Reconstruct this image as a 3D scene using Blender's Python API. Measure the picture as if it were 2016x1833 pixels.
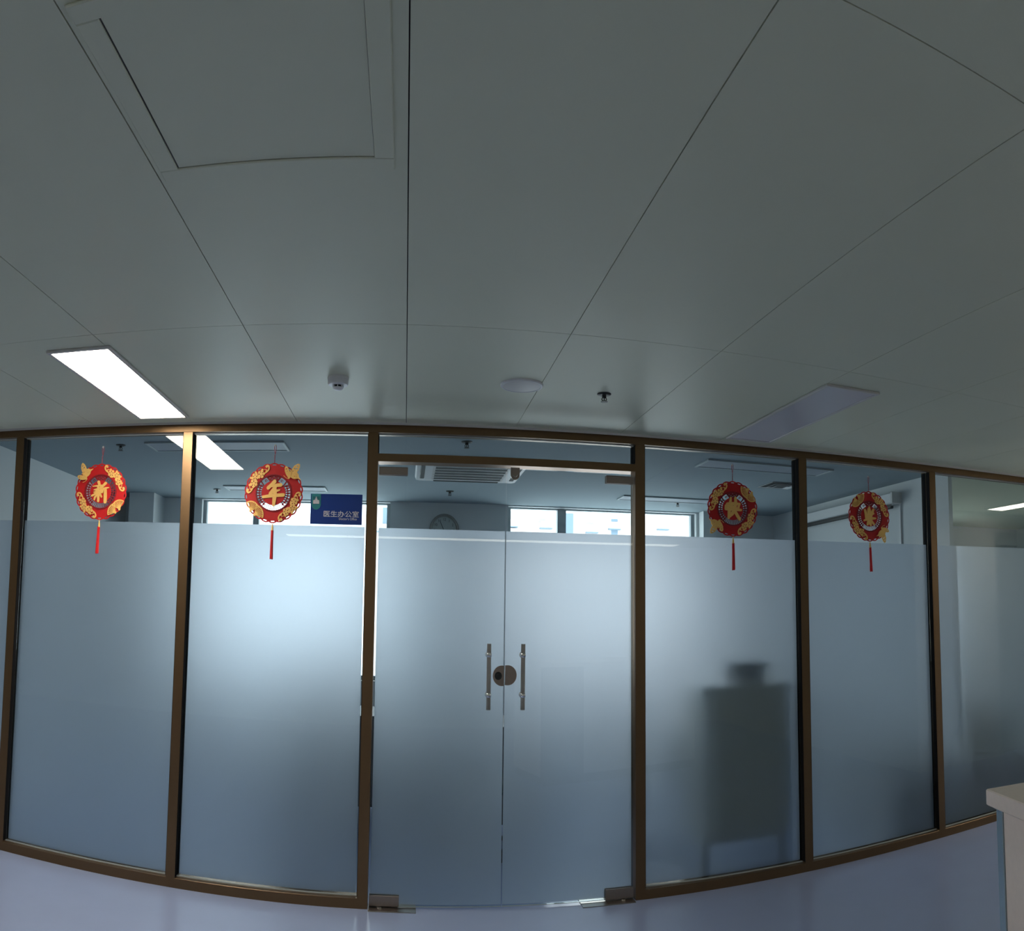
import bpy, math, random
from mathutils import Matrix, Vector
random.seed(4)
sc = bpy.context.scene
for o in list(bpy.data.objects):
    bpy.data.objects.remove(o, do_unlink=True)
C = sc.collection

# ------------------------------------------------------------------ camera
# The photograph is a phone panorama: a central-cylindrical lens, held 1.52 m up, turned a
# little to the right of the glass wall's normal and tipped slightly up.
D = 4.536          # distance of the glass partition
CZ = 2.536         # ceiling height
FZ = 1.98          # top of the frosted film
cd = bpy.data.cameras.new('camera'); cam = bpy.data.objects.new('camera', cd); C.objects.link(cam)
cd.type = 'PANO'; cd.panorama_type = 'CENTRAL_CYLINDRICAL'
cd.central_cylindrical_range_u_min = -0.66852
cd.central_cylindrical_range_u_max = 0.67324
cd.central_cylindrical_range_v_min = -0.45032
cd.central_cylindrical_range_v_max = 0.63631
cd.central_cylindrical_radius = 1.0
cd.clip_start = 0.05; cd.clip_end = 500
right = Vector((0.9904473810279728, -0.13730920559274679, 0.012655728912956408))
fwd = Vector((0.1358032570840068, 0.9872442418669756, 0.0831040448225935))
up = Vector((-0.02390524587207995, -0.08059149434021728, 0.9964605111392051))
cam.matrix_world = Matrix(((right.x, up.x, -fwd.x, 0), (right.y, up.y, -fwd.y, 0), (right.z, up.z, -fwd.z, 1.5168), (0, 0, 0, 1)))
sc.camera = cam

# ------------------------------------------------------------------ world, view
w = bpy.data.worlds.new('world'); sc.world = w; w.use_nodes = True
bg = w.node_tree.nodes['Background']
bg.inputs['Color'].default_value = (0.90, 0.96, 1.0, 1)
bg.inputs['Strength'].default_value = 4.3
sc.view_settings.view_transform = 'Standard'; sc.view_settings.look = 'None'
sc.view_settings.gamma = 1; sc.view_settings.exposure = 0; sc.view_settings.use_curve_mapping = False
cy = sc.cycles
cy.max_bounces = 12; cy.diffuse_bounces = 5; cy.glossy_bounces = 4; cy.transmission_bounces = 10
cy.transparent_max_bounces = 24; cy.use_denoising = True; cy.sample_clamp_indirect = 6.0
LAMP = 25.0        # radiance of the lit ceiling panels

def portal(name, x0, x1, z0, z1, y):
    ld = bpy.data.lights.new(name, 'AREA'); ld.shape = 'RECTANGLE'; ld.size = x1-x0; ld.size_y = z1-z0
    ld.cycles.is_portal = True
    o = bpy.data.objects.new(name, ld); C.objects.link(o)
    o.location = ((x0+x1)/2, y, (z0+z1)/2); o.rotation_euler = (math.radians(-90), 0, 0)

# ------------------------------------------------------------------ materials
def mat(name, col, rough=0.5, metal=0.0, spec=0.5, emit=None, es=0.0, noise=0.0, nscale=8.0, bump=0.0, bscale=60.0, alpha=1.0):
    m = bpy.data.materials.new(name); m.use_nodes = True
    nt = m.node_tree; b = nt.nodes['Principled BSDF']
    b.inputs['Base Color'].default_value = (*col, 1)
    b.inputs['Roughness'].default_value = rough
    b.inputs['Metallic'].default_value = metal
    b.inputs['Specular IOR Level'].default_value = spec
    if emit:
        b.inputs['Emission Color'].default_value = (*emit, 1); b.inputs['Emission Strength'].default_value = es
    tc = nt.nodes.new('ShaderNodeTexCoord')
    if noise:
        n = nt.nodes.new('ShaderNodeTexNoise'); n.inputs['Scale'].default_value = nscale; n.inputs['Detail'].default_value = 4
        nt.links.new(tc.outputs['Object'], n.inputs['Vector'])
        r = nt.nodes.new('ShaderNodeMapRange'); r.inputs['To Min'].default_value = 1-noise; r.inputs['To Max'].default_value = 1+noise
        nt.links.new(n.outputs['Fac'], r.inputs['Value'])
        mx = nt.nodes.new('ShaderNodeVectorMath'); mx.operation = 'SCALE'; mx.inputs[0].default_value = col
        nt.links.new(r.outputs['Result'], mx.inputs['Scale']); nt.links.new(mx.outputs['Vector'], b.inputs['Base Color'])
    if bump:
        n2 = nt.nodes.new('ShaderNodeTexNoise'); n2.inputs['Scale'].default_value = bscale
        nt.links.new(tc.outputs['Object'], n2.inputs['Vector'])
        bp = nt.nodes.new('ShaderNodeBump'); bp.inputs['Strength'].default_value = bump; bp.inputs['Distance'].default_value = 0.002
        nt.links.new(n2.outputs['Fac'], bp.inputs['Height']); nt.links.new(bp.outputs['Normal'], b.inputs['Normal'])
    return m

def thin_glass(name, tint, ior=1.5):
    m = bpy.data.materials.new(name); m.use_nodes = True; nt = m.node_tree; nt.nodes.clear()
    out = nt.nodes.new('ShaderNodeOutputMaterial'); mix = nt.nodes.new('ShaderNodeMixShader')
    tr = nt.nodes.new('ShaderNodeBsdfTransparent'); tr.inputs['Color'].default_value = (*tint, 1)
    gl = nt.nodes.new('ShaderNodeBsdfGlossy'); gl.inputs['Roughness'].default_value = 0.0
    fr = nt.nodes.new('ShaderNodeFresnel'); ge = nt.nodes.new('ShaderNodeNewGeometry')
    mr = nt.nodes.new('ShaderNodeMapRange'); mr.inputs['To Min'].default_value = ior; mr.inputs['To Max'].default_value = 1/ior
    nt.links.new(ge.outputs['Backfacing'], mr.inputs['Value']); nt.links.new(mr.outputs['Result'], fr.inputs['IOR'])
    nt.links.new(fr.outputs['Fac'], mix.inputs['Fac']); nt.links.new(tr.outputs[0], mix.inputs[1]); nt.links.new(gl.outputs[0], mix.inputs[2])
    nt.links.new(mix.outputs[0], out.inputs['Surface'])
    return m

def frost(name, tint, rough, diffuse):
    m = bpy.data.materials.new(name); m.use_nodes = True; nt = m.node_tree; nt.nodes.clear()
    out = nt.nodes.new('ShaderNodeOutputMaterial')
    g = nt.nodes.new('ShaderNodeBsdfGlass'); g.inputs['Color'].default_value = (*tint, 1); g.inputs['Roughness'].default_value = rough; g.inputs['IOR'].default_value = 1.4
    t = nt.nodes.new('ShaderNodeBsdfTranslucent'); t.inputs['Color'].default_value = (tint[0], tint[1], tint[2], 1)
    d = nt.nodes.new('ShaderNodeBsdfDiffuse'); d.inputs['Color'].default_value = (0.62, 0.70, 0.74, 1)
    m1 = nt.nodes.new('ShaderNodeMixShader'); m1.inputs[0].default_value = 0.28
    m2 = nt.nodes.new('ShaderNodeMixShader'); m2.inputs[0].default_value = diffuse
    nt.links.new(t.outputs[0], m1.inputs[1]); nt.links.new(d.outputs[0], m1.inputs[2])
    nt.links.new(g.outputs[0], m2.inputs[1]); nt.links.new(m1.outputs[0], m2.inputs[2]); nt.links.new(m2.outputs[0], out.inputs['Surface'])
    return m

M = {}
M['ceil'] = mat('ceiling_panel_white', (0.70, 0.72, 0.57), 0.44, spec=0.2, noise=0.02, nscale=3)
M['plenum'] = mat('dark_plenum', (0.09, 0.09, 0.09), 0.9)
M['oceil_dim'] = mat('office_ceiling_dimmed', (0.31, 0.37, 0.40), 0.8, spec=0.1, noise=0.02, nscale=3)  # colour darkened and blued to carry the office's dimmer light
M['wall'] = mat('white_wall_paint', (0.72, 0.74, 0.74), 0.75, noise=0.02, nscale=5)
M['floor'] = mat('lavender_vinyl', (0.40, 0.48, 0.72), 0.22, spec=0.5, noise=0.04, nscale=4)
M['bronze'] = mat('bronze_aluminium', (0.18, 0.11, 0.055), 0.34, metal=0.72, noise=0.05, nscale=30)
M['patch'] = mat('brushed_patch_fitting', (0.30, 0.25, 0.22), 0.38, metal=0.85, noise=0.08, nscale=60)
M['steel'] = mat('brushed_steel', (0.42, 0.40, 0.37), 0.3, metal=1.0, noise=0.06, nscale=80)
M['chrome'] = mat('polished_steel', (0.75, 0.76, 0.76), 0.1, metal=1.0)
M['black'] = mat('black_plastic', (0.012, 0.012, 0.013), 0.5)
M['darkm'] = mat('dark_metal', (0.04, 0.045, 0.045), 0.45, metal=0.5)
M['white'] = mat('white_plastic', (0.72, 0.72, 0.72), 0.45)
M['lframe'] = mat('light_frame_white', (0.62, 0.60, 0.58), 0.45)
M['lit'] = mat('lit_diffuser', (0.9, 0.9, 0.9), 0.5, emit=(1.0, 0.90, 0.76), es=LAMP)
M['oframe_dim'] = mat('office_frame_dimmed', (0.44, 0.50, 0.52), 0.6)  # darker copy of the light frame, dim office light put into colour
M['odiff_dim'] = mat('office_diffuser_dimmed', (0.36, 0.40, 0.45), 0.6, spec=0.2)  # darker copy of the unlit diffuser, office dimness in its colour
M['bead_shade'] = mat('black_bead_shade', (0.014, 0.014, 0.015), 0.95, spec=0.08)  # matte black that paints shade on the post returns
M['soft'] = mat('soft_lit_diffuser', (0.9, 0.9, 0.9), 0.5, emit=(1.0, 0.92, 0.76), es=4.5)
M['unlit'] = mat('unlit_diffuser', (0.60, 0.58, 0.62), 0.35)
M['glass'] = thin_glass('clear_tempered_glass', (0.86, 0.91, 0.925))
M['wglass'] = thin_glass('window_glass', (0.95, 0.98, 0.98), 1.3)
M['frost'] = frost('frosted_film', (0.89, 0.91, 0.95), 0.58, 0.26)
M['seal'] = mat('clear_sealant', (0.55, 0.60, 0.60), 0.35)
M['red'] = mat('red_felt', (0.50, 0.002, 0.005), 0.6, noise=0.12, nscale=40, bump=0.3, bscale=400)
M['darkred'] = mat('dark_red_felt', (0.22, 0.004, 0.012), 0.7)
M['gold'] = mat('gold_card', (0.90, 0.55, 0.16), 0.45, metal=0.15, noise=0.10, nscale=120)
M['cord'] = mat('red_cord', (0.40, 0.05, 0.07), 0.7)
M['tassel'] = mat('red_tassel', (0.66, 0.01, 0.014), 0.65, noise=0.25, nscale=150)
M['blue'] = mat('sign_blue', (0.008, 0.045, 0.26), 0.3)
M['teal'] = mat('sign_teal', (0.03, 0.25, 0.27), 0.35)
M['teal2'] = mat('sign_teal_dark', (0.015, 0.14, 0.17), 0.35)
M['signw'] = mat('sign_white', (0.68, 0.68, 0.72), 0.4)
M['cream'] = mat('counter_stone', (0.92, 0.81, 0.74), 0.5, noise=0.05, nscale=60)
M['stripe'] = mat('counter_metal_strip', (0.42, 0.55, 0.62), 0.25, metal=0.7)
M['cab'] = mat('grey_green_cabinet', (0.80, 0.73, 0.55), 0.5)
M['navy'] = mat('navy_box', (0.01, 0.05, 0.11), 0.6)
M['desk'] = mat('grey_desk', (0.10, 0.115, 0.125), 0.5)
M['chair'] = mat('dark_teal_fabric', (0.012, 0.045, 0.05), 0.8)
M['clockf'] = mat('clock_face', (0.55, 0.60, 0.58), 0.5)
M['ink'] = mat('clock_ink', (0.03, 0.04, 0.045), 0.6)
M['facade'] = mat('pale_facade', (0.60, 0.52, 0.49), 0.8, noise=0.05, nscale=2)
M['fwin'] = mat('facade_window', (0.44, 0.44, 0.44), 0.4)
M['fblue'] = mat('facade_blue_strip', (0.20, 0.27, 0.34), 0.6)
M['alu'] = mat('window_aluminium', (0.33, 0.38, 0.40), 0.45)
M['slot'] = mat('vent_dark', (0.02, 0.03, 0.035), 0.7)
M['wood'] = mat('door_grey', (0.33, 0.35, 0.36), 0.5)

# ------------------------------------------------------------------ mesh helpers
class MB:
    def __init__(s): s.v = []; s.f = []; s.sm = []
    def add(s, vs, fs, smooth=False):
        n = len(s.v); s.v += [tuple(v) for v in vs]; s.f += [tuple(n+i for i in f) for f in fs]; s.sm += [smooth]*len(fs); return s
    def box(s, x0, x1, y0, y1, z0, z1, bev=0.0):
        if bev <= 0:
            return s.add([(x0,y0,z0),(x1,y0,z0),(x1,y1,z0),(x0,y1,z0),(x0,y0,z1),(x1,y0,z1),(x1,y1,z1),(x0,y1,z1)],
                         [(0,3,2,1),(4,5,6,7),(0,1,5,4),(1,2,6,5),(2,3,7,6),(3,0,4,7)])
        b = bev; vs = []; 
        for z, i in ((z0, b), (z0+b, 0), (z1-b, 0), (z1, b)):
            vs += [(x0+i+ (b-i if 0 else 0), y0+i, z), (x1-i, y0+i, z), (x1-i, y1-i, z), (x0+i, y1-i, z)]
        fs = [(3,2,1,0), (12,13,14,15)]
        for r in range(3):
            for k in range(4):
                a = r*4+k; c = r*4+(k+1) % 4; fs.append((a, c, c+4, a+4))
        return s.add(vs, fs)
    def lathe(s, prof, cx, cy_, axis='z', n=32, smooth=True, at=0.0, sx=1.0):
        """prof: list of (radius, height). axis 'z' (cx,cy) or 'y' (cx,cz)."""
        vs = []; fs = []; m = len(prof)
        for (r, h) in prof:
            for k in range(n):
                a = 2*math.pi*k/n; p = r*math.cos(a)*sx; q = r*math.sin(a)
                vs.append((cx+p, cy_+q, at+h) if axis == 'z' else (cx+p, at+h, cy_+q))
        for i in range(m-1):
            for k in range(n):
                a = i*n+k; b = i*n+(k+1) % n; fs.append((a, b, b+n, a+n))
        fs.append(tuple(range(n-1, -1, -1))); fs.append(tuple(range((m-1)*n, m*n)))
        return s.add(vs, fs, smooth)
    def tube(s, pts, r, n=8, smooth=True):
        pts = [Vector(p) for p in pts]; vs = []; fs = []
        for i, p in enumerate(pts):
            t = (pts[min(i+1, len(pts)-1)]-pts[max(i-1, 0)]).normalized()
            u = t.orthogonal().normalized() if i == 0 else (u0 - t*u0.dot(t)).normalized()
            u0 = u; v = t.cross(u); rr = r[i] if isinstance(r, (list, tuple)) else r
            for k in range(n):
                a = 2*math.pi*k/n; vs.append(p+u*math.cos(a)*rr+v*math.sin(a)*rr)
        for i in range(len(pts)-1):
            for k in range(n):
                a = i*n+k; b = i*n+(k+1) % n; fs.append((a, b, b+n, a+n))
        fs.append(tuple(range(n-1, -1, -1))); fs.append(tuple(range((len(pts)-1)*n, len(pts)*n)))
        return s.add(vs, fs, smooth)
    def prism(s, poly, y0, y1):
        """poly in (x,z), convex or simple; extruded along y."""
        n = len(poly)
        vs = [(x, y0, z) for x, z in poly]+[(x, y1, z) for x, z in poly]
        fs = [tuple(range(n)), tuple(range(2*n-1, n-1, -1))]+[(i, i+n, (i+1) % n+n, (i+1) % n) for i in range(n)]
        return s.add(vs, fs)
    def prism_z(s, poly, z0, z1):
        n = len(poly)
        vs = [(x, y, z0) for x, y in poly]+[(x, y, z1) for x, y in poly]
        fs = [tuple(range(n-1, -1, -1)), tuple(range(n, 2*n))]+[(i, (i+1) % n, (i+1) % n+n, i+n) for i in range(n)]
        return s.add(vs, fs)
    def stroke(s, pts, y0, y1, n=14):
        """brush stroke in (x,z,r): discs joined by tangent quads."""
        for (x, z, r) in pts:
            s.k = getattr(s, 'k', 0)+1; yy = y0-0.000035*(s.k % 50)
            s.prism([(x+r*math.cos(2*math.pi*k/n), z+r*math.sin(2*math.pi*k/n)) for k in range(n)], yy, y1)
        for (a, b) in zip(pts, pts[1:]):
            s.k += 1
            dx, dz = b[0]-a[0], b[1]-a[1]; L = math.hypot(dx, dz) or 1e-6; nx, nz = -dz/L, dx/L
            s.prism([(a[0]+nx*a[2], a[1]+nz*a[2]), (a[0]-nx*a[2], a[1]-nz*a[2]), (b[0]-nx*b[2], b[1]-nz*b[2]), (b[0]+nx*b[2], b[1]+nz*b[2])], y0-0.000035*(s.k % 50), y1)
        return s
    def obj(s, name, m, parent=None, loc=None):
        me = bpy.data.meshes.new(name); me.from_pydata(s.v, [], s.f)
        me.polygons.foreach_set('use_smooth', s.sm); me.update()
        import bmesh
        bm = bmesh.new(); bm.from_mesh(me); bmesh.ops.recalc_face_normals(bm, faces=bm.faces); bm.to_mesh(me); bm.free()
        for mm in (m if isinstance(m, (list, tuple)) else [m]): me.materials.append(M[mm])
        if any(s.sm):
            try: me.set_sharp_from_angle(angle=math.radians(40))
            except Exception: pass
        o = bpy.data.objects.new(name, me); C.objects.link(o)
        if loc: o.location = loc
        if parent: o.parent = parent
        return o

def shape2d(splines, y0, y1, name, m, parent, loc=None):
    """flat cut-out card from closed outlines in (x,z); inner outlines become holes."""
    cu = bpy.data.curves.new(name, 'CURVE'); cu.dimensions = '2D'; cu.fill_mode = 'BOTH'; cu.extrude = abs(y1-y0)/2
    for pts in splines:
        sp = cu.splines.new('POLY'); sp.points.add(len(pts)-1)
        for p, (x, z) in zip(sp.points, pts): p.co = (x, z, 0, 1)
        sp.use_cyclic_u = True
    return curve_mesh(cu, (y0+y1)/2, name, m, parent, loc)

def curve_mesh(cu, y, name, m, parent, loc=None):
    t = bpy.data.objects.new('tmp', cu)
    me = bpy.data.meshes.new_from_object(t); bpy.data.objects.remove(t); bpy.data.curves.remove(cu)
    for v in me.vertices: v.co = (v.co.x, y-v.co.z, v.co.y)
    me.materials.clear(); me.materials.append(M[m]); me.name = name
    o = bpy.data.objects.new(name, me); C.objects.link(o)
    if loc: o.location = loc
    if parent: o.parent = parent
    return o

def text(body, size, x, y, z, name, m, parent, off=0.0, width=None, align='LEFT'):
    cu = bpy.data.curves.new(name, 'FONT'); cu.body = body; cu.size = size; cu.extrude = 0.0006; cu.offset = off
    cu.align_x = align; cu.resolution_u = 4
    o = curve_mesh(cu, 0, name, m, parent, (x, y, z))
    if width:
        xs = [v.co.x for v in o.data.vertices]; k = width/(max(xs)-min(xs)); x0 = min(xs)
        for v in o.data.vertices: v.co.x = (v.co.x-x0)*k
    return o

def empty(name, loc=(0, 0, 0), rz=0.0):
    o = bpy.data.objects.new(name, None); C.objects.link(o); o.location = loc; o.rotation_euler = (0, 0, rz)
    o.empty_display_size = 0.1
    return o

def tag(o, label, cat=None, group=None, kind=None):
    o['label'] = label
    if cat: o['category'] = cat
    if group: o['group'] = group
    if kind: o['kind'] = kind
    return o

def st(o, label, cat): return tag(o, label, cat, kind='structure')

def copy_tree(o, parent=None):
    c = o.copy(); C.objects.link(c)
    if parent: c.parent = parent
    for ch in list(o.children): copy_tree(ch, c)
    return c

# ================================================================== SETTING
YB = 7.73           # office window wall
XL, XR = -7.0, 8.0  # corridor ends
YR = -2.6           # corridor rear wall
st(MB().box(XL, XR, YR, YB+0.2, -0.12, 0).obj('floor', 'floor'), 'pale lavender sheet vinyl floor running under the glass wall', 'floor')

# ceiling: real panels with narrow open joints in the corridor, plain board in the office
cm = MB(); g = 0.0016
xs = [-0.015+0.66*k for k in range(-11, 13)]
ys = [YR, -0.71, 1.12, 2.95, D+0.01]
for i in range(len(xs)-1):
    for j in range(len(ys)-1):
        cm.box(xs[i]+g, xs[i+1]-g, ys[j]+g, ys[j+1]-g, CZ, CZ+0.012)
st(MB().box(4.07, XR, D+0.012, YB+0.2, CZ, CZ+0.012).obj('ceiling_side_room', 'ceil'), 'pale ceiling of the room behind the rightmost pane', 'ceiling')
st(MB().box(XL, 4.07, D+0.012, YB+0.2, CZ, CZ+0.012).obj('ceiling_office', 'oceil_dim'), 'smooth office ceiling with dim light put into its colour, seen through the clear glass', 'ceiling')
st(cm.obj('ceiling', 'ceil'), 'off white metal panel ceiling with thin joints', 'ceiling')
pl = MB().box(XL-0.3, XR+0.3, YR-0.2, YB+0.3, CZ+0.03, CZ+0.06).obj('ceiling_void', 'plenum')
st(pl, 'dark void above the ceiling panel joints', 'ceiling')

def wallobj(name, label, *boxes, m='wall'):
    mb = MB()
    for b in boxes: mb.box(*b)
    return st(mb.obj(name, m), label, 'wall')
H = CZ+0.03
wallobj('wall_rear', 'white corridor wall behind the camera', (XL-0.15, XR, YR-0.15, YR, 0, H))
wallobj('wall_left', 'white wall closing the far left end of the corridor', (XL-0.15, XL, YR, YB+0.2, 0, H))
wallobj('wall_right', 'white wall closing the far right end of the corridor', (XR, XR+0.15, YR, YB+0.2, 0, H))
wallobj('wall_corner', 'white corridor wall reflected in the rightmost pane',
        (5.1, 6.33, YR, 2.68, 0, H), (6.33, 7.25, YR, 2.58, 0, H), (7.25, XR, YR, 2.68, 0, H), (6.33, 7.25, 2.58, 2.68, 2.33, H))
wallobj('wall_front_left', 'white wall left of the glass partition', (XL, -3.77, D+0.01, D+0.11, 0, H))
wallobj('wall_front_right', 'white wall right of the glass partition', (4.98, XR, D+0.01, D+0.11, 0, H))
wallobj('wall_office_left', 'white side wall on the left of the office behind glass', (-3.15, -3.0, D+0.13, YB, 0, H))
wallobj('wall_office_right', 'white side wall on the right of the office behind the glass', (4.05, 4.09, D+0.13, YB, 0, H))
SILL = 0.92
W1 = (-2.14, -0.17); W2 = (1.04, 3.10); W3 = (4.5, 5.9)
wb = [(XL, W1[0], YB, YB+0.2, 0, H), (W1[1], W2[0], YB-0.0, YB+0.2, 0, H), (W2[1], W3[0], YB, YB+0.2, 0, H), (W3[1], XR, YB, YB+0.2, 0, H)]
for a, b in (W1, W2, W3):
    wb.append((a, b, YB, YB+0.2, 0, SILL)); wb.append((a, b, YB, YB+0.2, CZ-0.01, H))
wallobj('wall_back', 'white office wall between the windows with the clock', *wb)
wallobj('wall_column', 'white boxed column in the back left office corner', (-2.83, -2.56, YB-0.35, YB, 0, H))
wallobj('wall_column_right', 'white boxed column right of the right hand office window', (3.13, 3.28, YB-0.14, YB, 0, H))

def office_window(n, a, b, muls, label):
    t = empty('window_%d' % n, ((a+b)/2, YB+0.1, SILL)); st(t, label, 'window')
    ox, oy, oz = t.location
    f = MB(); fw = 0.035; hh = CZ-0.01
    f.box(a-ox, a+fw-ox, -.03, .03, 0, hh-oz); f.box(b-fw-ox, b-ox, -.03, .03, 0, hh-oz)
    f.box(a+fw-ox, b-fw-ox, -.03, .03, 0, fw); f.box(a+fw-ox, b-fw-ox, -.03, .03, hh-oz-0.012, hh-oz)
    f.obj('window_frame', 'alu', t)
    for mx, mw in muls:
        MB().box(mx-mw/2-ox, mx+mw/2-ox, -.035, .035, fw, hh-oz-0.012).obj('mullion', 'alu', t)
    MB().box(a+fw-ox, b-fw-ox, -.004, .004, fw, hh-oz-0.012).obj('pane', 'wglass', t)
    MB().box(a-0.03-ox, b+0.03-ox, -.16, -.03, -0.02, 0).obj('window_sill', 'white', t)
    portal('daylight_portal', a+0.03, b-0.03, SILL+0.03, CZ-0.03, YB+0.05)
office_window(1, *W1, [(-1.57, 0.06)], 'overexposed office window behind the second and third glass bays')
office_window(2, *W2, [(1.615, 0.09)], 'office window on the right of the clock showing a pale building')
office_window(3, *W3, [(5.2, 0.06)], 'added unseen window brightening the room behind the rightmost pane')  # added out of sight, sized to brighten the side room

# ------------------------------------------------------------------ glass partition
PW = 0.058
posts = [(-3.77, -3.712), (-2.586, -2.53), (-1.394, -1.336), (-0.241, -0.181), (1.41, 1.472), (2.584, 2.644), (3.747, 3.805), (4.92, 4.98)]
pl_lab = ['far left bronze post outside the picture', 'leftmost bronze post, left of the first red pendant', 'bronze post lit gold by the ceiling light, between the two left pendants',
          'bronze post left of the glass doors beside the blue sign', 'bronze post right of the glass doors', 'bronze post between the two right pendants',
          'bronze post right of the rightmost pendant', 'bronze post at the right end of the glass partition']
BZ = 0.052; HZ = 2.487
for i, ((a, b), lb) in enumerate(zip(posts, pl_lab)):
    st(MB().box(a, b, D, D+0.10, 0, HZ, 0.0012).obj('trim_%d' % (i+1), 'bronze'), lb, 'post')
st(MB().box(posts[0][0], posts[-1][1], D, D+0.10, HZ, CZ-0.006, 0.0012).obj('trim_9', 'bronze'), 'dark bronze header rail along the top of the glass partition', 'rail')
rl = ['bronze base rail of the leftmost glass bay', 'bronze base rail under the first pendant', 'bronze base rail under the blue sign', None,
      'bronze base rail under the third pendant and the cabinet', 'bronze base rail under the fourth pendant', 'bronze base rail running behind the counter corner']
for i in range(7):
    if i == 3: continue
    st(MB().box(posts[i][1], posts[i+1][0], D, D+0.10, 0, BZ, 0.0012).obj('trim_%d' % (10+i), 'bronze'), rl[i], 'rail')
TZ0, TZ1 = 2.331, 2.373
st(MB().box(posts[3][1], posts[4][0], D, D+0.10, TZ0, TZ1, 0.0012).obj('trim_17', 'bronze'), 'bronze transom rail above the glass double door', 'rail')
st(MB().box(posts[0][0], posts[-1][1], D-0.030, D-0.001, CZ-0.006, CZ).box(posts[0][0], posts[-1][1], D-0.030, D-0.024, CZ-0.012, CZ-0.006).obj('trim_18', 'lframe'), 'white edge bead where the ceiling meets the partition', 'trim')

GY = D+0.040
def pane(n, a, b, z0, z1, label, film=True, catches=()):
    t = empty('window_%d' % n, ((a+b)/2, GY, z0)); st(t, label, 'glass pane')
    hw = (b-a)/2
    MB().box(-hw+0.001, hw-0.001, 0, 0.010, 0.001, z1-z0-0.001).obj('glass_pane', 'glass', t)
    if film:
        MB().box(-hw+0.012, hw-0.012, 0.012, 0.014, 0.012, FZ-z0).obj('frosted_film', 'frost', t)
    MB().box(-hw+0.001, hw-0.001, -0.006, 0, 0.0005, 0.007).obj('bottom_sealant', 'seal', t)
    s = MB(); s.box(-hw+0.001, hw-0.001, -0.005, 0, z1-z0-0.006, z1-z0-0.0005)
    s.obj('top_sealant', 'seal', t)
    for x in (-hw, hw):
        s = MB(); s.box(min(x, x-0.003*(1 if x > 0 else -1)), max(x, x-0.003*(1 if x > 0 else -1)), -0.038, 0, 0.007, z1-z0-0.006)
        s.box(min(x, x-0.003*(1 if x > 0 else -1)), max(x, x-0.003*(1 if x > 0 else -1)), 0.0102, 0.058, 0.007, z1-z0-0.006)
        s.obj('side_bead_shade', 'bead_shade', t)  # black bead widened over the post returns, painting them as shade
    return t
plab = ['frosted glass bay cut by the left edge of the picture', 'frosted glass bay holding the leftmost pendant', 'frosted glass bay holding the second pendant and the blue sign', None,
        'frosted glass bay with a cabinet showing through', 'frosted glass bay holding the rightmost pendant', 'rightmost glass bay reflecting a lit ceiling light']
for i in range(7):
    if i == 3: continue
    pane(4+i, posts[i][1], posts[i+1][0], BZ, HZ, plab[i])
pane(7, posts[3][1], posts[4][0], TZ1, HZ, 'clear transom pane above the glass double door', film=False)

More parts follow.
